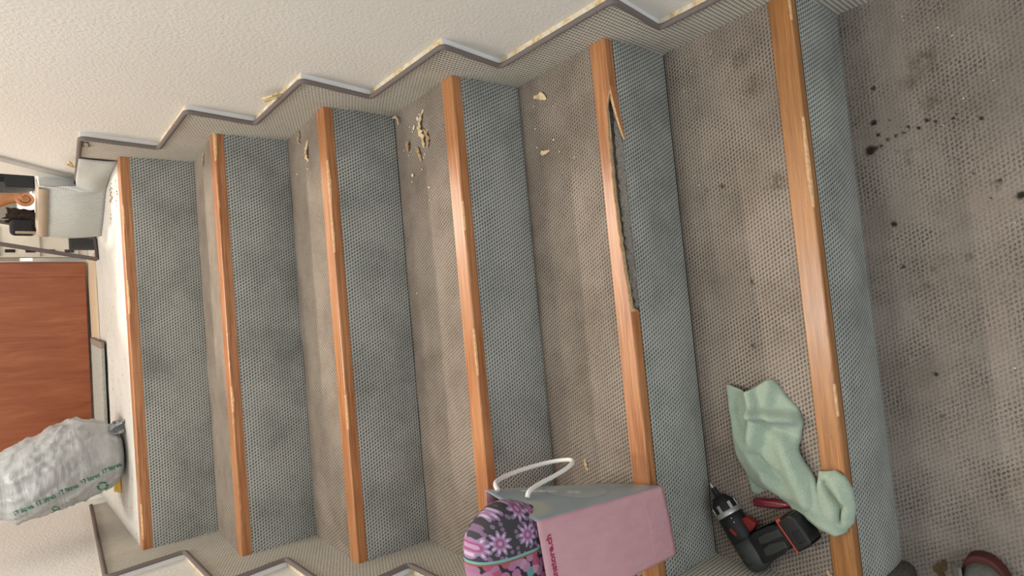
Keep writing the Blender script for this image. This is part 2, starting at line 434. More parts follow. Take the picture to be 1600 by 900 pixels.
# splinter left hanging on the broken nosing
yf = 2 * D + NP; zt = 2 * H + NQ
sv = []; sf = []; suv = []; n = 14
for i in range(n + 1):
    t = i / n; x = 1.032 - .117 * t; wv = (1 - t) ** .8
    y_ = yf - .001 - .010 * t ** 1.5; zc = zt - NT + .001
    hgt = (NT - .003) * (.16 + .84 * wv); dep = .004 + .009 * wv
    for (dy, dz) in ((0, 0), (dep, 0), (dep * .8, hgt * .8), (0, hgt)):
        sv.append((x, y_ + dy, zc + dz)); suv.append((x, dy + dz))
for i in range(n):
    for j in range(4):
        a = i * 4 + j; b = i * 4 + (j + 1) % 4; sf.append((a, b, b + 4, a + 4))
sf += [(0, 1, 2, 3), tuple(n * 4 + q for q in (3, 2, 1, 0))]
smi = ([2, 2, 2, 0] * n) + [0, 2]
smi = [([2, 2, 2, 0])[q % 4] for q in range(4 * n)] + [0, 2]
link('splinter', mesh('splinter', sv, sf, suv, smi), [M['nosing'], M['worn'], M['raw']], nos[2])

# ================================================================== SKIRTINGS
VY = {1: .235, 2: .54, 3: .85, 4: 1.146, 5: 1.447, 6: 1.757}
VZ = {0: .12, 1: .293, 2: .467, 3: .638, 4: .818, 5: .985, 6: 1.168}
def skirting(side):
    sx = 1 if side == 'right' else -1
    xf = W if side == 'right' else 0.
    yA = -.7 if side == 'right' else .31
    yE, zE = (2.26, 1.137) if side == 'right' else (2.66, 1.112)
    zig = []
    if side == 'right': zig = [(yA, VZ[0]), (VY[1], VZ[0]), (VY[1], VZ[1])]
    else: zig = [(yA, VZ[1])]
    for k_ in range(2, 7): zig += [(VY[k_] + .012, VZ[k_ - 1]), (VY[k_] - .004, VZ[k_])]
    zig += [(yE, zE)]
    # painted board behind the carpet
    low = [(yE, LZ - .3), (1.9, .70), (.5, -.09), (yA, -.09)]
    board = zig + low
    o = empty('baseboard_' + side, (xf, .9, .4)); tag(o, 'stepped carpet skirting with brown bound edge along the %s side of the picture' % ('upper' if side == 'right' else 'lower'), kind='structure')
    a, b = (xf + .0045, WX + .004) if side == 'right' else (-.022, xf - .0045)
    bd = prism('board', board, 0, a, b, [M['white'], M['glue']], o)
    for p in bd.data.polygons:
        if p.normal.z > .6: p.material_index = 1
    # carpet face
    cz = [(y, z - .004) for (y, z) in zig]
    cf = prism('skirting_carpet', cz + low, 0, xf if side == 'right' else -.005, xf + .005 if side == 'right' else 0., M['skirt'], o)
    l = cf.data.uv_layers.new(name='UVMap')
    for lp in cf.data.loops:
        c = cf.data.vertices[lp.vertex_index].co; l.data[lp.index].uv = (c.z, c.y)
    if side == 'left': lathe('carpet_end', [(-.02, .02), (.27, .02), (.285, .014), (.288, .004)], (-.016, .308, 0), (0, 0, 1), M['under'], o)
    # bound edge, rounded at the corners
    pts = []
    Z = [Vector((xf - sx * .001 + sx * .0015, y, z)) for y, z in zig]
    for i, p in enumerate(Z):
        if 0 < i < len(Z) - 1:
            r = .014
            p0 = p + (Z[i - 1] - p).normalized() * r; p1 = p + (Z[i + 1] - p).normalized() * r
            for t in (0, .25, .5, .75, 1): pts.append(p0 * (1 - t) ** 2 + p * 2 * t * (1 - t) + p1 * t * t)
        else: pts.append(p)
    tube('bound_edge', pts, .0062, M['binding'], o, 8)
    return o
skirting('right'); skirting('left')
# pale grey sloping strip on the wall by the landing
q = Vector((0, .17, -.187)).normalized()
rotm = Vector((0, 0, 1)).rotation_difference(-q).to_matrix()
tag(box('sloping_strip_1', (WX - .002, 2.135, 1.26), (.012, .03, .30), plain('grey_strip', (.5, .49, .47), .6), None, rotm, .003), 'pale grey sloping strip on the cream wall above the landing', kind='structure')  # thin flat grey strip, set at a slope on the wall

# ================================================================== NEXT STEP TURNING RIGHT
SZ = 1.238
ust = empty('winder_step', (1.1, 2.4, LZ)); tag(ust, 'pale carpeted step turning off the landing with a brown taped top edge', 'step')
rpath = catmull([(1.1335, 1.935, 0), (1.131, 2.05, 0), (1.120, 2.14, 0), (1.098, 2.195, 0), (1.04, 2.275, 0), (.988, 2.352, 0), (.984, 2.365, 0)], 8)
nr = len(rpath) - 1
def wf(s, t):
    p = rpath[round(s * nr)]
    tt = t; lean = .012 * math.sin(math.pi * t) * (1 + nz((s * 3, t, 2)))
    zz = LZ + (SZ - LZ) * tt if s > .47 else LZ + (.092 - .03 * s) * tt
    return Vector((p.x - lean * .7, p.y - lean * .5, zz))
grid('riser_carpet', wf, nr, 14, M['skirt_lit'], ust, uvf=lambda s, t, p: (p.z, s * .5), thick=.006)
plat = [(1.108, 2.232), (1.05, 2.30), (1.0, 2.372), (1.04, 2.43), (1.06, 2.855), (.965, 2.95), (.965, 4.6), (2.9, 4.6), (2.9, 2.30), (1.15, 2.275)]
prism('platform', plat, 2, LZ - .01, SZ - .004, M['white'], ust)
tp = [p for i, p in enumerate(rpath) if i / nr > .47]
def tpf(s, t):
    p = tp[round(s * (len(tp) - 1))]
    if t < .6: return Vector((p.x - .011, p.y - .009, SZ - .024 + .045 * t))
    return Vector((p.x - .011 + .08 * (t - .5), p.y - .009 + .08 * (t - .5), SZ + .003))
grid('edge_tape', tpf, len(tp) - 1, 2, M['tape'], ust, thick=.002)

# ================================================================== DOOR AND THINGS BEYOND THE LANDING
dr = empty('door_1', (.57, 2.79, LZ)); tag(dr, 'reddish brown wooden door closed at the back of the landing', kind='structure')
rot = Matrix.Rotation(-.10, 3, 'Z')
box('door_leaf', (.572, 2.80, LZ + 1.03), (.735, .035, 2.03), M['door'], dr, rot, .003)
box('door_edge_rail', (.905, 2.745, LZ + 1.03), (.055, .018, 2.03), M['door'], dr, rot, .003)
box('door_frame', (.165, 2.835, LZ + 1.03), (.075, .05, 2.06), M['door_dark'], dr, rot, .004)
cb = empty('louvred_panel', (1.0, 2.79, LZ)); tag(cb, 'cream slotted panel between the red door and the taped step', 'panel')
box('panel_board', (1.03, 2.80, LZ + .5), (.14, .02, 1.0), M['cream'], cb, None, .002)
for z in (.06, .12, .18, .24):
    box('slot', (.985, 2.789, LZ + z), (.012, .004, .03), M['black'], cb)
for z in (.03, .15, .27):
    box('rib', (1.02, 2.788, LZ + z), (.11, .008, .004), M['mat'], cb)
# leaning narrow metal frame
fr = empty('leaning_frame', (.907, 2.452, LZ)); tag(fr, 'thin brown metal frame leaning beside the red door', 'frame')
A = Vector((.907, 2.452, LZ + .006)); B = Vector((.99, 2.492, LZ + .006)); upv = Vector((.115, .02, .56))
def bar(name, a, b, r, mat, parent):
    d = b - a; ro = Vector((0, 0, 1)).rotation_difference(d.normalized()).to_matrix()
    return box(name, (a + b) / 2, (r[0], r[1], d.length), mat, parent, ro, .0015)
bar('side_rail', A, A + upv, (.013, .013), M['bronze'], fr)
bar('bottom_rail', A, B, (.009, .011), M['bronze'], fr)
bar('side_rail', B, B + upv, (.011, .011), M['bronze'], fr)
bar('top_rail', A + upv, B + upv, (.011, .011), M['bronze'], fr)
k = NT_('thin_glass', .05, .5); tr = k.n.new('ShaderNodeBsdfTransparent'); mx = k.n.new('ShaderNodeMixShader'); mx.inputs[0].default_value = .03
k.color(k.mix(k.noise(k.coord(), 5), (.85, .85, .85), (.9, .9, .9))); k.t.links.new(tr.outputs[0], mx.inputs[1]); k.t.links.new(k.b.outputs[0], mx.inputs[2])
k.t.links.new(mx.outputs[0], k.n['Material Output'].inputs[0])
nrm = (B - A).cross(upv).normalized() * .0015
bmv = [A, B, B + upv, A + upv]
link('pane', mesh('pane', [p + nrm for p in bmv] + [p - nrm for p in bmv], [(0, 1, 2, 3), (7, 6, 5, 4), (0, 4, 5, 1), (1, 5, 6, 2), (2, 6, 7, 3), (3, 7, 4, 0)]), k.m, fr)
o = box('foam_block', (.986, 2.535, LZ + .04), (.062, .05, .078), M['dark_fabric'], None, None, .005)
tag(o, 'small dark grey speckled foam block behind the thin metal frame', 'block')
# things on the step
o = box('black_case', (1.27, 2.62, SZ + .17), (.16, .2, .34), M['black'], None, None, .012); tag(o, 'tall black case standing furthest back on the taped step', 'case')
o = box('black_box', (1.185, 2.50, SZ + .037), (.05, .06, .078), M['black'], None, None, .004); tag(o, 'small black box behind the carved wooden scroll', 'box')
sc = empty('carved_scroll', (1.11, 2.44, SZ)); tag(sc, 'orange carved wooden scroll standing on the taped step', 'carving')
sp = []
for i in range(60):
    t = i / 59; a = t * 3.6 * math.pi; r = .022 * (1 - t) + .003
    sp.append((1.112 + r * math.cos(a + 1.2), 2.43, SZ + .024 + r * math.sin(a + 1.2)))
tube('spiral', sp, .006, M['scroll'], sc, 8, rf=lambda t: .004 * (1 - t) + .002)
lathe('scroll_eye', [(0, .002), (.001, .022), (.012, .022), (.014, .002)], (1.112, 2.431, SZ + .024), (0, 1, 0), M['scroll'], sc)
tube('neck', catmull([(1.118, 2.44, SZ + .035), (1.112, 2.443, SZ + .07), (1.098, 2.45, SZ + .12), (1.09, 2.46, SZ + .2), (1.088, 2.47, SZ + .3)], 6), .02, M['scroll'], sc, 10, rf=lambda t: .015 + .02 * t)
cl = grid('draped_cloth', lambda s, t: Vector((1.075 - .05 * s + .006 * nz((s * 5, t * 4, 0)), 2.425 + .012 * math.sin(s * 7 + t * 3) + .01 * nz((s * 4, t * 5, 3)), SZ + .002 + (.075 + .022 * nz((s * 9, 0, 1))) * t)), 16, 16, M['brown_cloth'], thick=.004)
tag(cl, 'dark brown cloth with ragged top beside the carved scroll', 'cloth')
pc = box('padded_case', (1.012, 2.43, SZ + .036), (.05, .06, .068), M['dark_fabric'], None, None, .014, 4)
tag(pc, 'black padded case with rounded corner at the end of the taped step', 'case')
tag(box('case_board', (.992, 2.415, SZ + .03), (.008, .03, .052), M['tape'], None, None, .002), 'thin tan board beside the black padded case', 'board')
# mat
mt = empty('door_mat', (.4, 2.5, LZ)); tag(mt, 'flat grey doormat with a brown edge in front of the door', 'mat')
rot = Matrix.Rotation(-.09, 3, 'Z')
box('mat_pile', (.40, 2.55, LZ + .013), (.40, .28, .012), M['mat'], mt, rot, .003)
box('mat_binding', (.606, 2.531, LZ + .0135), (.025, .28, .013), M['mat_edge'], mt, rot, .003)

# ================================================================== PLASTIC SACK ON THE LANDING
k = NT_('grey_plastic_film', .38, .5); co = k.coord()
wr = k.noise(k.mapping(co, (2.4, 2.4, 9), rot=(.0, .5, .2)), 3.4, 3, .5, dist=1.2)
k.color(k.mix(k.rng(wr, .35, .7), (.37, .38, .385), (.46, .47, .47))); k.bump(wr, .5, .011)
k.b.inputs['Transmission Weight'].default_value = 0; k.b.inputs['Sheen Weight'].default_value = .1
M['film'] = k.m
pb = empty('plastic_sack', (.24, 2.16, LZ)); tag(pb, 'full light grey plastic rubbish sack printed in green on the landing', 'sack')
secs = [(1.068, .21, .285, .05), (1.072, .185, .31, .085), (1.09, .158, .333, .105), (1.115, .146, .35, .122), (1.18, .128, .369, .132), (1.235, .118, .355, .134),
        (1.285, .112, .334, .13), (1.33, .106, .318, .118), (1.365, .128, .302, .1), (1.40, .16, .28, .075), (1.425, .19, .255, .045), (1.44, .205, .24, .022), (1.47, .20, .25, .03), (1.50, .18, .27, .045)]
nseg = 96; lay = 90
v = []; f = []; uvs = []
def sec(z):
    for a, b in zip(secs, secs[1:]):
        if a[0] <= z <= b[0]:
            t = (z - a[0]) / (b[0] - a[0]); t = t * t * (3 - 2 * t) * .5 + t * .5
            return [a[i] + (b[i] - a[i]) * t for i in range(1, 4)]
    return secs[-1][1:]
z0, z1 = secs[0][0], secs[-1][0]
for i in range(lay + 1):
    z = z0 + (z1 - z0) * (i / lay) ** 1.15; x0, x1, ry = sec(z)
    cx, rx = (x0 + x1) / 2, (x1 - x0) / 2; cy = 2.165
    for j in range(nseg):
        a = 2 * math.pi * j / nseg; ca, sa = math.cos(a), math.sin(a)
        e = .86
        px = math.copysign(abs(ca) ** e, ca); py = math.copysign(abs(sa) ** e, sa)
        fold = nz((ca * 5.5 + z * 4, sa * 5.5, z * 5), 1, 3); r1 = 1 - abs(fold)
        fold2 = nz((ca * 13 + z * 16, sa * 13 - z * 8, z * 9), 1, 9)
        fold3 = nz((ca * 2.5 + z * 3, sa * 2.5, z * 26 + ca * 6), 1, 5)
        amp = .022 * (r1 ** 5 - .25) + .010 * (1 - abs(fold2)) ** 5 + .03 * ((1 - abs(fold3)) ** 6 - .2)
        if z > 1.38: amp += .05 * math.sin(a * 11 + 3 * math.sin(a)) * min(1, (z - 1.38) / .05)
        sc_ = 1 + amp * 2.2
        if z < LZ + .012: sc_ = 1 + amp
        v.append(Vector((cx + rx * px * sc_, cy + ry * py * sc_, max(z, LZ + .002) + .004 * fold * (z > 1.1))))
for i in range(lay):
    for j in range(nseg):
        a = i * nseg + j; b = i * nseg + (j + 1) % nseg; f.append((a, b, b + nseg, a + nseg))
f.append(tuple(range(nseg))[::-1]); f.append(tuple(lay * nseg + j for j in range(nseg)))
film = link('sack_film', mesh('sack_film', v, f), M['film'], pb, True)
bvh = BVHTree.FromPolygons(v, f)
def ink(name, col): return plain(name, col, .5, .3, nz=.05)
M['green_ink'] = ink('green_ink', (.03, .2, .1))
def text_mesh(body, size, bold=0.):
    cu = bpy.data.curves.new('lettering', 'FONT'); cu.body = body; cu.size = size; cu.offset = bold; cu.align_x = 'LEFT'; cu.resolution_u = 3
    o = bpy.data.objects.new('lettering', cu); COL.objects.link(o)
    bpy.context.view_layer.update()
    me = bpy.data.meshes.new_from_object(o.evaluated_get(bpy.context.evaluated_depsgraph_get()))
    bpy.data.objects.remove(o); bpy.data.curves.remove(cu)
    return me
def conform(name, me, origin, ex, ey, direction, tree, mat, parent, off=.0012):
    d = Vector(direction).normalized(); bm = bmesh.new(); bm.from_mesh(me)
    bmesh.ops.triangulate(bm, faces=bm.faces)
    for _ in range(1): bmesh.ops.subdivide_edges(bm, edges=bm.edges, cuts=1)
    for vv in bm.verts:
        p = Vector(origin) + Vector(ex) * vv.co.x + Vector(ey) * vv.co.y
        hit = tree.ray_cast(p - d * .3, d)
        vv.co = (hit[0] - d * off) if hit[0] else p
    bm.to_mesh(me); bm.free()
    return link(name, me, mat, parent)
# print: words run down the sack, letters upright towards the right-hand wall
wdir = Vector((.30, 0, -1)).normalized(); udir = Vector((1, 0, .30)).normalized()
for (x, z) in ((.142, 1.338), (.157, 1.286), (.173, 1.234), (.190, 1.182), (.208, 1.131)):
    me = text_mesh('17 litres', .0145, .0004)
    conform('lettering', me, (x, 2.05, z), wdir, udir * 1.3, (-.12, .95, -.22), bvh, M['green_ink'], pb)
# recycling arrows printed low on the sack
def arrow_ring(cx, cz, r, tilt):
    bm = bmesh.new()
    for q in range(3):
        a0 = q * 2.094 + tilt
        pr = []
        for i in range(7):
            a = a0 + 1.5 * i / 6; wv = .22 * r
            pr.append((bm.verts.new((math.cos(a) * (r - wv), math.sin(a) * (r - wv), 0)), bm.verts.new((math.cos(a) * (r + wv), math.sin(a) * (r + wv), 0))))
        for (a, b), (c, d) in zip(pr, pr[1:]): bm.faces.new((a, b, d, c))
        a = a0 + 1.5; t = [bm.verts.new((math.cos(a) * rr_, math.sin(a) * rr_, 0)) for rr_ in (r * .55, r * 1.45)]; tip = bm.verts.new((math.cos(a + .5) * r, math.sin(a + .5) * r, 0))
        bm.faces.new((t[0], t[1], tip))
    me = bpy.data.meshes.new('recycling_mark'); bm.to_mesh(me); bm.free()
    conform('recycling_mark', me, (cx, 2.05, cz), wdir, udir, (-.12, .95, -.22), bvh, M['green_ink'], pb)
arrow_ring(.172, 1.135, .011, .3)
arrow_ring(.137, 1.25, .007, 1.0)
lathe('drawstring_tie', [(0, .018), (.004, .023), (.01, .023), (.014, .018)], (.2225, 2.165, 1.433), (0, 0, 1), M['film'], pb)
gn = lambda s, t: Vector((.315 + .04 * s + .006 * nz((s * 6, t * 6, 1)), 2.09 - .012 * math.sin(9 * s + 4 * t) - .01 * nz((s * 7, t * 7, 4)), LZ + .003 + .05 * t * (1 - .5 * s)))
grid('gathered_corner', gn, 14, 14, plain('grey_film_dark', (.33, .34, .35), .3, .5), pb, thick=.001)  # crumpled corner in a slightly darker grey film
yb = grid('yellow_wrapper', lambda s, t: Vector((.105 + .05 * s, 2.235 + .05 * t, LZ + .004 + .012 * t + .006 * nz((s * 3, t * 3, 1)))), 8, 8, M['yellow'], thick=.002)
tag(yb, 'crumpled yellow wrapper poking out under the plastic sack', 'wrapper')

# ================================================================== PINK PAPER BAG
BZ = 2 * H + NQ + .0015
bag = empty('paper_bag', (.14, .7, BZ)); tag(bag, 'pink and blue paper carrier bag with white rope handle on the step', 'bag')
bFR, bBR, bFL, bBL = Vector((.202, .608, BZ)), Vector((.176, .80, BZ)), Vector((.07, .592, BZ)), Vector((.045, .785, BZ))
tFR, tBR, tFL, tBL = Vector((.236, .604, .715)), Vector((.262, .742, .708)), Vector((.092, .588, .712)), Vector((.09, .735, .71))
def face_fn(b0, b1, t0, t1, bulge, nrm, cz=0.):
    nrm = Vector(nrm)
    def fn(s, t):
        p = (b0.lerp(b1, s)).lerp(t0.lerp(t1, s), t)
        p = p + nrm * bulge * math.sin(math.pi * s) * math.sin(math.pi * min(1, t * .9 + .1)) + nrm * .0022 * nz((s * 4, t * 5, 3)) * math.sin(math.pi * s)
        return p
    return fn
k = NT_('pink_paper', .5, .35); co = k.coord('UV'); n1 = k.noise(co, 9, 3)
u, vv_, _ = k.sep(co)
k.color(k.mix(k.rng(n1, .3, .7), (.56, .31, .345), (.60, .345, .38))); k.bump(n1, .15, .004); M['pink'] = k.m
k = NT_('bag_front_print', .4, .4); co = k.coord('UV'); u, vv_, _ = k.sep(co)
def circ(k, u, v, cu, cv, r, asp=1.75):
    a = k.math('SUBTRACT', u, cu); b = k.math('MULTIPLY', k.math('SUBTRACT', v, cv), asp)
    return k.math('SUBTRACT', k.math('SQRT', k.math('ADD', k.math('MULTIPLY', a, a), k.math('MULTIPLY', b, b))), r)
def inside(k, d, soft=.008): return k.rng(d, soft, -soft)
c = k.mix(k.rng(k.noise(co, 3, 2), .3, .7), (.28, .335, .375), (.34, .40, .43))
bub = circ(k, u, vv_, .52, .47, .36)
c = k.mix(k.math('MULTIPLY', inside(k, bub), .35), c, (.47, .53, .53))
ring = k.math('SUBTRACT', k.math('ABSOLUTE', bub), .012)
c = k.mix(k.math('MULTIPLY', inside(k, ring), .55), c, (.17, .23, .30))
c = k.mix(k.math('MULTIPLY', inside(k, circ(k, u, vv_, .30, .93, .2), .05), .5), c, (.56, .54, .36))
for (pu, pv, pr) in ((.62, .62, .06), (.70, .67, .06), (.76, .72, .05), (.82, .76, .045)):
    c = k.mix(k.math('MULTIPLY', inside(k, circ(k, u, vv_, pu, pv, pr)), .8), c, (.68, .66, .64))
du = k.math('ABSOLUTE', k.math('SUBTRACT', u, .44)); dv = k.math('MULTIPLY', k.math('ABSOLUTE', k.math('SUBTRACT', vv_, .53)), 1.75)
p1 = k.math('MAXIMUM', k.math('SUBTRACT', du, .095), k.math('SUBTRACT', dv, .032)); p2 = k.math('MAXIMUM', k.math('SUBTRACT', du, .032), k.math('SUBTRACT', dv, .095))
c = k.mix(k.math('MULTIPLY', inside(k, k.math('MINIMUM', p1, p2)), .85), c, (.66, .66, .64))
k.color(c); M['bag_front'] = k.m
fnG = face_fn(bFL, bFR, tFL, tFR, .008, (0, -1, 0))
gus = grid('gusset', fnG, 24, 30, M['pink'], bag, uvf=lambda s, t, p: (s, t), thick=.0012)
fnS = face_fn(bFR, bBR, tFR, tBR, .006, (1, .1, 0))
grid('front_panel', fnS, 24, 30, M['bag_front'], bag, uvf=lambda s, t, p: (s, t), thick=.0012)
grid('back_panel', face_fn(bBL, bFL, tBL, tFL, .006, (-1, 0, 0)), 12, 14, M['bag_front'], bag, thick=.0012)
grid('gusset', face_fn(bBR, bBL, tBR, tBL, .008, (0, 1, 0)), 12, 14, M['pink'], bag, thick=.0012)
grid('bag_base', lambda s, t: bFR.lerp(bBR, s).lerp(bFL.lerp(bBL, s), t) + Vector((0, 0, .001)), 4, 4, M['pink'], bag)
# fold lines of the block bottom on the gusset
M['pink_dark'] = ink('pink_fold', (.66, .36, .41))
def crease(a, b):
    pts = [fnG(a[0] + (b[0] - a[0]) * i / 8, a[1] + (b[1] - a[1]) * i / 8) + Vector((0, -.0004, 0)) for i in range(9)]
    tube('fold_line', pts, .0006, M['pink_dark'], bag, 5)
crease((1, 0), (.5, .21)); crease((0, 0), (.5, .21)); crease((0, .21), (1, .21))
# lettering near the top of the gusset
M['crimson'] = ink('crimson_ink', (.36, .03, .085))
v = [p for p in gus.data.vertices]; gb = BVHTree.FromPolygons([q_.co.copy() for q_ in gus.data.vertices], [tuple(p.vertices) for p in gus.data.polygons])
me = text_mesh('unstore.ch', .0165, .0005)
conform('lettering', me, (.1395, .59, .691), (1, .05, 0), (-.06, 0, 1), (0, 1, 0), gb, M['crimson'], bag, .0008)
# rope handles
M['rope'] = plain('white_rope', (.80, .79, .76), .8, .2, nz=.06, scale=300, bump=.4)
hp = [(.242, .728, .664), (.25, .728, .655), (.252, .735, .62), (.254, .733, .585), (.262, .725, .545), (.268, .735, .512), (.266, .757, .49), (.262, .785, .49), (.258, .805, .515), (.256, .822, .555), (.258, .825, .60), (.262, .80, .652), (.264, .765, .685), (.258, .745, .69)]
hp = [(.247, .68, .664), (.256, .682, .655), (.257, .695, .615), (.258, .702, .575), (.262, .706, .535), (.266, .715, .507), (.266, .735, .492), (.262, .765, .50), (.259, .785, .53), (.258, .792, .575), (.259, .785, .62), (.262, .765, .66), (.264, .742, .683), (.258, .728, .69)]
hpts = catmull(hp, 10)
tw = []
for i, p in enumerate(hpts): tw.append(p)
tube('rope_handle', tw, .0042, M['rope'], bag, 10, rf=lambda t: .0042 + .0004 * math.sin(t * 420))
tube('rope_handle', catmull([(.082, .64, .68), (.074, .645, .64), (.07, .66, .56), (.07, .70, .55), (.076, .71, .64), (.085, .71, .68)], 8), .0042, M['rope'], bag, 8)

# ================================================================== PATTERNED FABRIC BAG INSIDE THE PAPER BAG
k = NT_('paisley_fabric', .8, .2)
co = k.coord('Object'); x, y, z = k.sep(co); p2d = k.comb(x, z, 0.)
vo = k.voro(p2d, 26, out=None, rnd=.55, dim='2D'); posn = vo.outputs['Position']
dv = k.n.new('ShaderNodeVectorMath'); dv.operation = 'SUBTRACT'; k.put(dv.inputs[0], p2d); k.put(dv.inputs[1], posn)
dx, dy, _ = k.sep(dv.outputs[0]); rad = k.math('MULTIPLY', vo.outputs['Distance'], 1 / 21. if False else 1.)
rad = k.math('SQRT', k.math('ADD', k.math('MULTIPLY', dx, dx), k.math('MULTIPLY', dy, dy)))
ang = k.math('ARCTAN2', dy, dx); pet = k.math('COSINE', k.math('MULTIPLY', ang, 9.))
lim = k.math('MULTIPLY_ADD', pet, .0040, .0150)
flower = k.rng(k.math('SUBTRACT', lim, rad), -.0006, .0006)
hi = k.math('MULTIPLY', k.rng(pet, .3, .8), k.rng(k.math('ABSOLUTE', k.math('SUBTRACT', rad, .0115)), .0035, .002))
core = k.rng(rad, .0068, .006); core2 = k.rng(rad, .0035, .003)
small = k.voro(p2d, 85, dim='2D'); bgc = k.mix(k.rng(small, .3, .22), (.05, .048, .054), (.2, .13, .21))
c = k.mix(flower, bgc, (.29, .185, .325)); c = k.mix(hi, c, (.52, .42, .54)); c = k.mix(core, c, (.31, .085, .18)); c = k.mix(core2, c, (.4, .26, .4))
# ornamental band
bv = k.voro(p2d, 75, out=None, rnd=.9, dim='2D'); brand = k.sep(bv.outputs['Color'])[0]
bandc = k.ramp(brand, [(.0, (.34, .15, .26)), (.3, (.36, .18, .29)), (.48, (.36, .08, .14)), (.62, (.12, .27, .27)), (.74, (.04, .03, .045)), (.9, (.42, .24, .34))])
for n_ in k.n:
    if n_.type == 'VALTORGB': n_.color_ramp.interpolation = 'CONSTANT'
bandc = k.mix(k.rng(bv.outputs['Distance'], .55, .62), bandc, (.035, .03, .04))
inband = k.math('MULTIPLY', k.rng(x, .0235, .024, 1., 0.), k.rng(x, -.042, -.0415))
c = k.mix(inband, c, bandc)
def stripe(a, b, col, c): return k.mix(k.math('MULTIPLY', k.rng(x, a, a + .0004), k.rng(x, b, b + .0004, 1., 0.)), c, col)
c = stripe(.023, .027, (.17, .36, .36), c); c = stripe(.020, .023, (.26, .1, .06), c); c = stripe(-.044, -.038, (.15, .34, .34), c); c = stripe(-.048, -.044, (.42, .17, .34), c)
k.color(c); k.bump(k.noise(co, 500, 2), .2, .001); M['paisley'] = k.m
fb = empty('fabric_bag', (.168, .665, .70)); tag(fb, 'padded fabric bag in purple floral print inside the paper bag', 'bag')
def ell(name, c, r, mat, parent, e=.8, nu=48, nv=32, wob=0.):
    v = []; f = []
    for i in range(nv + 1):
        ph = -math.pi / 2 + math.pi * i / nv
        for j in range(nu):
            a = 2 * math.pi * j / nu
            def sp(q): return math.copysign(abs(q) ** e, q)
            d = Vector((sp(math.cos(ph)) * sp(math.cos(a)), sp(math.cos(ph)) * sp(math.sin(a)), sp(math.sin(ph))))
            s_ = 1 + wob * nz(d, 1.8, 3)
            v.append(Vector((d.x * r[0], d.y * r[1], d.z * r[2])) * s_)
    for i in range(nv):
        for j in range(nu):
            a = i * nu + j; b = i * nu + (j + 1) % nu; f.append((a, b, b + nu, a + nu))
    me = mesh(name, v, f); o = link(name, me, mat, None, True); o.location = c
    if parent is not None: o.parent = parent; o.matrix_parent_inverse = parent_matrix(parent).inverted()
    return o
fbo = ell('fabric_body', (.166, .665, .688), (.084, .056, .122), M['paisley'], fb, .8, wob=.05)
for q_ in fbo.data.vertices:
    g_ = max(.78, min(1.08, .80 + (q_.co.z + .03) * 3.2)); q_.co.x = q_.co.x * g_ + (.012 if q_.co.z > .03 else .012 * max(0, (q_.co.z + .03) / .06)); q_.co.y *= min(1., g_)
# ================================================================== CORDLESS DRILL
T1 = H + .004
dl = empty('cordless_drill', (.08, .5, T1)); tag(dl, 'black and grey cordless drill with red trigger lying on the step', 'drill')
M['rubber'] = plain('black_rubber', (.010, .010, .011), .55, .35, nz=.2)
M['grey_case'] = plain('drill_grey_case', (.036, .041, .037), .5, .35, nz=.08, scale=40)
M['red'] = plain('red_plastic', (.2, .018, .016), .4, .4, nz=.05)
M['orange_red'] = plain('orange_red_line', (.42, .06, .03), .45, .4, nz=.05)
ax = Vector((-.84, -.543, 0)).normalized(); zc = T1 + .0285
tip = Vector((.168, .600, zc))
def al(s, off=0., dz=0.): return tip + ax * s + Vector((-ax.y, ax.x, 0)) * -off + Vector((0, 0, dz))
lathe('bit', [(0, .0008), (.003, .0022), (.006, .003), (.013, .003), (.016, .0045)], tip, ax, M['steel'], dl, 10)
lathe('bit_holder', [(.012, .004), (.014, .0065), (.018, .0068), (.0185, .0055), (.0205, .0055), (.021, .0072), (.025, .0075), (.0255, .006), (.0275, .006), (.028, .0085), (.034, .010)], tip, ax, M['black'], dl, 16)
lathe('chuck', [(.031, .009), (.032, .0145), (.04, .0195), (.045, .0235), (.064, .0255), (.066, .0255)], tip, ax, M['rubber'], dl, 28)
lathe('torque_ring', [(.062, .025), (.063, .0268), (.071, .0275), (.0725, .0268)], tip, ax, M['silver'], dl, 32)
for a in (-.9, .1, 1.1, 2.2):
    rr_ = Vector((0, 0, 1)) * math.cos(a) + Vector((-ax.y, ax.x, 0)) * math.sin(a)
    ro = Matrix((ax, rr_.cross(ax), rr_)).transposed()
    box('chuck_notch', tip + ax * .056 + rr_ * .0252, (.016, .007, .002), M['silver'], dl, ro, .0006)
lathe('motor_housing', [(.0715, .0265), (.085, .0275), (.11, .0282), (.135, .0280)], tip, ax, M['rubber'], dl, 32)
lathe('rear_housing', [(.125, .0284), (.14, .029), (.16, .0288), (.175, .0265), (.184, .021), (.188, .014), (.189, .004)], tip, ax, M['grey_case'], dl, 32)
# handle and battery, lying flat
def slab(name, poly, z0_, z1_, mat, bev=.006):
    o = prism(name, [(p.x, p.y) for p in poly], 2, z0_, z1_, mat, dl, bev)
    for p in o.data.polygons: p.use_smooth = True
    md = o.modifiers.new('n', 'WEIGHTED_NORMAL'); md.keep_sharp = False
    return o
hd = (Vector((.108, .420, 0)) - Vector((.05, .505, 0))).normalized(); hn = Vector((-hd.y, hd.x, 0))
h0 = Vector((.045, .512, 0))
def hp_(s, o_): return h0 + hd * s + hn * o_
slab('handle', [hp_(.0, -.030), hp_(.03, -.021), hp_(.07, -.018), hp_(.1, -.028), hp_(.1, .026), hp_(.07, .020), hp_(.03, .022), hp_(.0, .034)], zc - .0195, zc + .0195, M['rubber'], .008)
slab('grip_panel', [hp_(.026, -.019), hp_(.062, -.0155), hp_(.08, -.022), hp_(.083, -.006), hp_(.05, .001), hp_(.03, -.003)], zc - .0205, zc + .0212, M['grey_case'], .003)
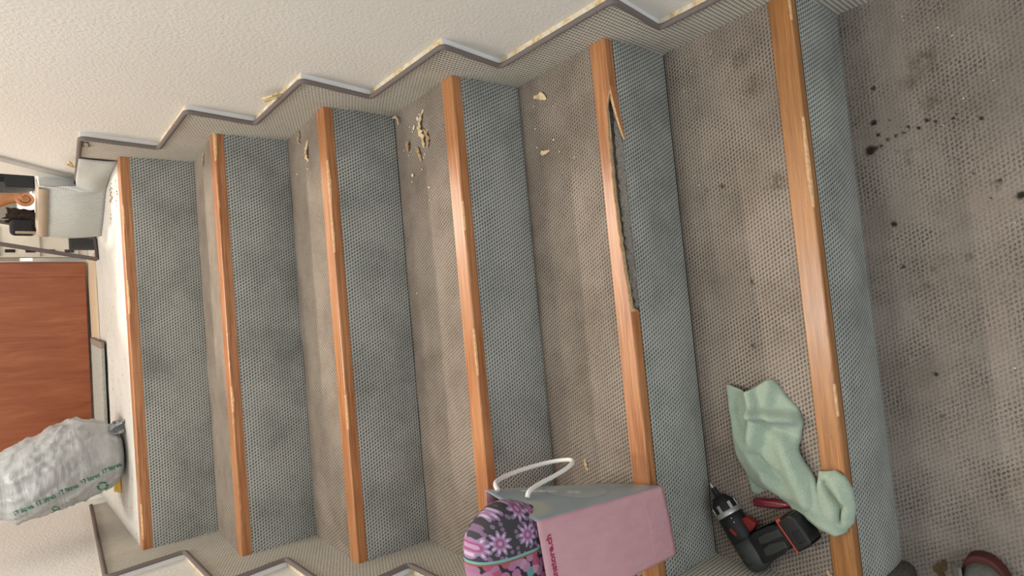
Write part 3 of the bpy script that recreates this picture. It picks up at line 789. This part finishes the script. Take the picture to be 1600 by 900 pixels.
slab('grip_panel', [hp_(.03, .004), hp_(.052, .006), hp_(.086, -.001), hp_(.088, .018), hp_(.06, .018), hp_(.034, .020)], zc - .0205, zc + .0212, M['grey_case'], .003)
slab('battery', [hp_(.092, -.034), hp_(.128, -.034), hp_(.133, -.026), hp_(.133, .022), hp_(.126, .031), hp_(.092, .031)], T1, zc + .026, M['black'], .006)
slab('battery_line', [hp_(.0955, -.0345), hp_(.0985, -.0345), hp_(.0985, .026), hp_(.105, .026), hp_(.105, .0318), hp_(.0955, .0318)], zc - .02, zc + .0272, M['orange_red'], .0008)
slab('battery_latch', [hp_(.110, -.022), hp_(.126, -.022), hp_(.126, .0), hp_(.110, .0)], zc + .02, zc + .028, M['rubber'], .002)
# trigger: on the chuck side of the grip
tq = lambda s, o_: tip + ax * s + Vector((ax.y, -ax.x, 0)) * -1 * o_
sgn = 1 if (Vector((.107, .505, 0)) - tip).dot(Vector((-ax.y, ax.x, 0))) > 0 else -1
nn = Vector((-ax.y, ax.x, 0)) * sgn
def tr_(s, o_): return Vector((tip.x, tip.y, 0)) + ax * s + nn * o_
slab('trigger', [tr_(.088, .024), tr_(.090, .036), tr_(.098, .041), tr_(.106, .047), tr_(.113, .044), tr_(.118, .030), tr_(.118, .024)], zc - .009, zc + .010, M['red'], .003)
ro = Matrix.Rotation(math.atan2(ax.y, ax.x) + .35, 3, 'Z')
box('direction_switch', tip + ax * .103 + Vector((0, 0, .0283)) + nn * .004, (.018, .0065, .005), M['red'], dl, ro, .0018)
for dx_ in (.079, .088):
    lathe('screw', [(0, .002), (.001, .002)], tip + ax * dx_ + nn * .015 + Vector((0, 0, .023)), (0, 0, 1), M['steel'], dl, 10)
for i in range(2):
    for j in range(3):
        box('vent_slot', tip + ax * (.15 + .009 * j) + nn * (-.010 + .009 * i) + Vector((0, 0, .0273 - .0004 * j)), (.006, .0045, .003), M['black'], dl, Matrix.Rotation(math.atan2(ax.y, ax.x), 3, 'Z'), .0006)

# ================================================================== SCREWDRIVER UNDER THE CLOTH
M['red_clear'] = None
k = NT_('dark_red_acetate', .12, .6); k.color(k.mix(k.noise(k.coord(), 40), (.10, .004, .012), (.19, .008, .022))); k.b.inputs['Coat Weight'].default_value = .6
sd = empty('screwdriver', (.138, .48, T1)); tag(sd, 'glossy dark red screwdriver handle sticking out from under the cloth', 'screwdriver')
o0 = Vector((.137, .514, T1 + .0105)); a0 = Vector((.09, -1, 0)).normalized()
v = []; f = []; prof = [(0, .002), (.001, .006), (.004, .009), (.01, .0102), (.05, .0102), (.058, .0095), (.066, .007), (.07, .0075), (.076, .005)]
b0 = Vector((0, 0, 1)); c0 = a0.cross(b0)
for s, r in prof:
    for q in range(36):
        t = 2 * math.pi * q / 36; r_ = r * (1 - (.09 * (.5 + .5 * math.cos(6 * t)) if .003 < s < .06 else 0)); v.append(o0 + a0 * s + (b0 * math.cos(t) + c0 * math.sin(t)) * r_)
for i in range(len(prof) - 1):
    for q in range(36):
        x_ = i * 36 + q; y_ = i * 36 + (q + 1) % 36; f.append((x_, y_, y_ + 36, x_ + 36))
f.append(tuple(range(36))[::-1])
link('handle', mesh('handle', v, f), k.m, sd, True)
lathe('shaft', [(.074, .003), (.11, .003), (.112, .001)], o0, a0, M['steel'], sd, 12)

# ================================================================== GREEN CLOTH
k = NT_('green_microfibre', .95, .1); co = k.coord(); n1 = k.noise(co, 330, 3, .7); n2 = k.noise(co, 9, 3)
c = k.mix(k.rng(n2, .35, .7), (.26, .36, .285), (.335, .415, .32)); c = k.mix(k.rng(n1, .35, .7, 0, .55), c, (.46, .53, .44))
k.color(c); k.bump(n1, .7, .0025); k.b.inputs['Sheen Weight'].default_value = .15; M['green_cloth'] = k.m
ct = empty('cleaning_cloth', (.24, .45, T1)); tag(ct, 'crumpled pale green microfibre cloth lying over the step edge', 'cloth')
rb = resample([(.392, .445, 0), (.36, .425, 0), (.335, .403, 0), (.311, .397, 0), (.279, .405, 0), (.26, .411, 0), (.234, .402, 0), (.205, .385, 0), (.173, .374, 0), (.148, .360, 0), (.128, .345, 0), (.116, .336, 0)], 46)
lb = resample([(.378, .548, 0), (.326, .548, 0), (.28, .545, 0), (.23, .543, 0), (.204, .53, 0), (.176, .508, 0), (.168, .486, 0), (.160, .461, 0), (.142, .442, 0), (.127, .415, 0), (.114, .385, 0), (.109, .358, 0)], 46)
def ridge(p, a, b, wd, hgt):
    a = Vector((*a, 0)); b = Vector((*b, 0)); ab = b - a; t = max(0, min(1, (p - a).dot(ab) / ab.length_squared)); d = (p - a - ab * t).length
    return 1.45 * hgt * math.exp(-(d / wd) ** 2) * (1 - .3 * abs(2 * t - 1))
def cloth_h(p, s):
    edge = (math.sin(math.pi * min(1, max(0, s)))) ** .45
    hgt = .004 + .017 * edge
    hgt += ridge(p, (.372, .492), (.325, .478), .010, .017) + ridge(p, (.325, .478), (.255, .50), .015, .016)
    hgt += ridge(p, (.325, .475), (.318, .41), .009, .024) + ridge(p, (.30, .44), (.16, .40), .018, .018)
    hgt += ridge(p, (.27, .53), (.18, .47), .013, .007) + ridge(p, (.385, .45), (.345, .46), .012, .010)
    hgt -= ridge(p, (.30, .455), (.285, .425), .012, .016) + ridge(p, (.35, .52), (.30, .52), .014, .014) + ridge(p, (.24, .50), (.19, .445), .012, .010)
    hgt += .003 * nz(p, 35) + .0015 * nz(p, 90)
    return max(.003, hgt)
def cf_(s, t):
    i = t * 45; a = lb[int(i)].lerp(lb[min(45, int(i) + 1)], i - int(i)); b = rb[int(i)].lerp(rb[min(45, int(i) + 1)], i - int(i))
    p = a.lerp(b, s)
    p.x -= .018 * max(0, 1 - t / .1) * max(0, 1 - abs(s - .52) / .42)
    z = T1 + cloth_h(p, s)
    if p.y < .405: z = max(z, 1 * H + NQ + .003 + .022 * math.sin(math.pi * s) ** .5 - max(0, p.y - .378) * .3)
    return Vector((p.x, p.y, z))
o = grid('cloth_sheet', cf_, 44, 80, M['green_cloth'], ct, thick=.0025)
L2 = resample([(.222, .372, 0), (.195, .378, 0), (.16, .381, 0), (.13, .381, 0), (.112, .372, 0)], 30)
R2 = resample([(.226, .345, 0), (.216, .329, 0), (.195, .319, 0), (.165, .317, 0), (.135, .324, 0), (.115, .342, 0)], 30)
def ff_(s, t):
    i = t * 29; a = L2[int(i)].lerp(L2[min(29, int(i) + 1)], i - int(i)); b = R2[int(i)].lerp(R2[min(29, int(i) + 1)], i - int(i))
    p = a.lerp(b, s); e_ = math.sin(math.pi * s) ** .5 * math.sin(math.pi * min(1, t * .9 + .05)) ** .4
    z = H + NQ + .003 + .021 * e_ - ridge(p, (.20, .362), (.165, .34), .008, .022) - ridge(p, (.165, .34), (.135, .345), .006, .014) + .003 * nz(p, 60) + ridge(p, (.2, .34), (.15, .33), .007, .004)
    return Vector((p.x, p.y, max(z, H + NQ + .003)))
grid('cloth_fold', ff_, 26, 36, M['green_cloth'], ct, thick=.0025)
# small under-corner peeping out
grid('cloth_corner', lambda s, t: Vector((.205 - .052 * s - .006 * t, .53 - .055 * t * (1 - .2 * s) - .01 * s, T1 + .002 + .006 * math.sin(3 * s + 1) * t)), 10, 10, M['green_cloth'], ct, thick=.0022)

# ================================================================== SHOE AT THE LEFT
sh = empty('shoe', (-.06, .17, 0)); tag(sh, 'grey shoe with dark red toe rim at the bottom right corner', 'shoe')
M['shoe_red'] = plain('shoe_dark_red', (.075, .018, .016), .6, .3, nz=.1); M['shoe_grey'] = plain('shoe_grey', (.10, .10, .088), .8, .2, nz=.2, scale=120, bump=.2)
M['shoe_pale'] = plain('shoe_pale_grey', (.17, .17, .15), .8, .2, nz=.15, scale=120)
def outline(sc_, toe=0.):
    pts = []
    for i in range(40):
        a = 2 * math.pi * i / 40; ca, sa = math.cos(a), math.sin(a)
        L = .135; wd = .043 * (1 - .16 * max(0, -ca) + .05 * math.cos(2 * a))
        px = math.copysign(abs(ca) ** .75, ca) * L; py = math.copysign(abs(sa) ** .8, sa) * wd
        pts.append((-.078 + px * (1 - (1 - sc_) * .35), .168 + py * sc_ + .008 * ca))
    return pts
prism('sole', outline(1.), 2, .002, .036, M['shoe_red'], sh, .005)
v = []; f = []
lv = [(.034, .93), (.042, .93), (.052, .87), (.060, .74), (.066, .5), (.068, .2)]
for zz, sc_ in lv:
    for (x_, y_) in outline(sc_): v.append((-.078 + (x_ + .078) * (sc_ * .55 + .42), y_, zz + (.03 if x_ < -.1 else 0) * (zz - .034) / .034))
for i in range(len(lv) - 1):
    for j in range(40):
        a = i * 40 + j; b = i * 40 + (j + 1) % 40; f.append((a, b, b + 40, a + 40))
f.append(tuple(5 * 40 + j for j in range(40)))
link('upper', mesh('upper', v, f), M['shoe_grey'], sh, True)
grid('side_panel', lambda s, t: Vector((-.05 + .085 * s, .215 - .018 * t + .004 * s, .03 + .026 * t)), 8, 6, M['shoe_pale'], sh, thick=.004)
grid('tongue', lambda s, t: Vector((-.09 + .08 * s, .15 + .035 * t, .071 + .01 * math.sin(math.pi * t) - .006 * s)), 8, 6, M['shoe_pale'], sh, thick=.004)
for i in range(3):
    tube('lace', [(-.08 + .025 * i, .145, .078 - .002 * i), (-.08 + .025 * i, .168, .086 - .002 * i), (-.08 + .025 * i, .19, .078 - .002 * i)], .0025, M['shoe_pale'], sh, 6)

# ================================================================== SCRAPS, CHIPS, CRUMBS
def scrap(label, pts, z, wd, mat='foam', lift=.006, cat='scrap', seed=1, name='backing_scrap', group=None):
    rr = random.Random(seed); P_ = catmull([(*p, 0) for p in pts], 5); n = len(P_); v = []
    for i, p in enumerate(P_):
        t = i / (n - 1); d = (P_[min(i + 1, n - 1)] - P_[max(i - 1, 0)]).normalized(); s = Vector((-d.y, d.x, 0))
        ww = wd * (.25 + .75 * math.sin(math.pi * min(.93, t * .85 + .1))) * (1 + .35 * rr.uniform(-1, 1)); tw_ = rr.uniform(-.5, .9)
        zz = z + .001 + lift * (math.sin(math.pi * t) * .8 + .15 * rr.random())
        for q in (-1, 1): v.append(p + s * ww * q * .5 + Vector((0, 0, zz + max(0, q * tw_) * ww * .5)))
    f = [(2 * i, 2 * i + 1, 2 * i + 3, 2 * i + 2) for i in range(n - 1)]
    o = link(name, mesh(name, v, f), M[mat]); sm = o.modifiers.new('t', 'SOLIDIFY'); sm.thickness = .0018; sm.offset = 1
    return tag(o, label, cat, group)
z3, z2, z4, z5 = 3 * H + .006, 2 * H + .004, 4 * H + .006, 5 * H + .006
scrap('long curled cream backing scrap on the step, largest of the scraps', [(1.10, 1.09), (1.075, 1.105), (1.05, 1.107), (1.03, 1.098), (1.006, 1.1)], z3, .015, seed=3)
scrap('tan strip of torn backing lying against the largest cream scrap', [(1.05, 1.10), (1.035, 1.082), (1.015, 1.078), (1.0, 1.085)], z3, .012, 'foam_tan', .004, seed=5)
scrap('small round tan scrap nearest the riser beside the largest scrap', [(1.042, 1.176), (1.03, 1.174), (1.018, 1.178)], z3, .014, 'foam_tan', .003, seed=8)
scrap('pointed tan scrap just below the largest cream scrap', [(1.015, 1.135), (1.0, 1.125), (.975, 1.118)], z3, .011, 'foam_tan', .003, seed=9)
scrap('little bent cream sliver in the corner under the riser', [(1.125, 1.24), (1.122, 1.222), (1.115, 1.213), (1.098, 1.212)], z3, .006, 'foam', .004, seed=11)
scrap('cream flake with a thin tail near the wall one step above the cloth', [(1.088, .875), (1.083, .855), (1.078, .842), (1.07, .835)], z2, .014, 'foam', .005, seed=13)
scrap('short cream flake lying above the broken nosing', [(.95, .87), (.946, .855), (.948, .84)], z2, .009, 'foam', .003, seed=15)
scrap('tiny pale wood chip on the step beside the paper bag', [(.225, .823), (.213, .819), (.2, .816)], z2, .008, 'raw', .003, seed=17, name='wood_chip', cat='chip')
scrap('cream scrap with torn end against the fourth nosing from the bottom', [(1.085, 1.39), (1.065, 1.396), (1.045, 1.4), (1.03, 1.395)], z4, .014, 'foam', .006, seed=19)
scrap('thin tan shred in the wall corner of the second highest step', [(1.128, 1.45), (1.115, 1.44), (1.10, 1.452), (1.09, 1.44)], z4, .006, 'foam_tan', .004, seed=21)
scrap('small tan shred on the highest step next to the wall', [(1.122, 1.71), (1.105, 1.718), (1.085, 1.735)], z5, .008, 'foam_tan', .004, seed=23)
scrap('dry brown leaf curled on the floor beside the shoe', [(-.01, .243), (.002, .25), (.012, .243), (.022, .238)], .002, .016, 'leaf', .004, seed=25, name='dry_leaf', cat='leaf')
scrap('pale wood chip beside the lowest nosing near the drill', [(.03, .384), (.024, .379), (.016, .375)], H + .01, .01, 'raw', .003, seed=27, name='wood_chip', cat='chip')
def tangle(label, c, r, seed):
    rr = random.Random(seed); pts = [Vector(c) + Vector((-abs(rr.uniform(.2, 1)) * .010, rr.uniform(-1, 1) * r, rr.uniform(-1, 1) * r * .8)) for _ in range(9)]
    o = tube('fibre_tangle', catmull(pts, 5), .0022, M['foam'], None, 6, rf=lambda t: .0012 + .0022 * abs(math.sin(t * 9)))
    tag(o, label, 'tangle')
tangle('tangle of torn tan fibres hanging on the middle of the wall skirting', (W + .006, 1.27, .84), .03, 4)
tangle('tangle of torn tan fibres on the wall skirting beside the landing', (W + .004, 2.02, 1.168), .026, 6)
sp_ = tube('staple', [(1.081, .506, T1 + .004), (1.081, .506, T1 + .0065), (1.092, .499, T1 + .0065), (1.093, .496, T1 + .004)], .0008, M['steel'], None, 6)
tag(sp_, 'tiny bent steel staple lying on the step by the wall', 'staple')
def crumbs(name, label, spots, mat, s0):
    bm = bmesh.new()
    for (x, y, z, r) in spots:
        mt_ = Matrix.Translation((x, y, z + r * .5)) @ Matrix.Rotation(R.uniform(0, 6), 4, 'Z') @ Matrix.Diagonal((r * R.uniform(.7, 1.8), r, r * .6, 1))
        bmesh.ops.create_icosphere(bm, subdivisions=1, radius=1, matrix=mt_)
    o = link(name, bm_mesh(name, bm), mat); tag(o, label, 'crumbs', kind='stuff')
cs = [(1.085, 1.118, z3, .004), (1.068, 1.139, z3, .0035), (.951, 1.163, z3, .004), (.872, 1.097, z3, .002), (.647, 1.192, z3, .0018)]
for _ in range(26): cs.append((R.gauss(1.03, .05), R.uniform(1.03, 1.2), z3, R.uniform(.001, .0025)))
cs = [(min(x, W - .005), y, z, r) for x, y, z, r in cs]
for _ in range(14): cs.append((R.uniform(.88, 1.12), R.uniform(.72, .9), z2 + .002, R.uniform(.0009, .002)))
for _ in range(12): cs.append((R.uniform(1.0, 1.12), R.uniform(1.36, 1.5), z4, R.uniform(.001, .002)))
for _ in range(16): cs.append((R.uniform(.3, 1.08), R.uniform(.41, .58), T1, R.uniform(.0007, .0014)))
for _ in range(14): cs.append((R.uniform(.1, 1.1), R.uniform(.04, .28), .001, R.uniform(.0007, .0013)))
crumbs('crumbs', 'scattered tiny white crumbs on the carpeted steps', cs, M['crumb'], 1)
ls = []
for _ in range(30): ls.append((R.gauss(1.05, .03), R.uniform(1.96, 2.15), LZ, R.uniform(.001, .0035)))
wl = [Vector((W - .002, 1.80 + .022 * math.cos(a), 1.152 + .008 * math.sin(a) + .003 * math.cos(3 * a))) for a in [i * .4 for i in range(15)]]
tag(tube('wire_loop', wl, .0011, M['black'], None, 6), 'thin black wire loop on the skirting at the top nosing', 'wire')
crumbs('grit', 'brown grit on the white landing beside the pale step', ls, M['foam_tan'], 2)
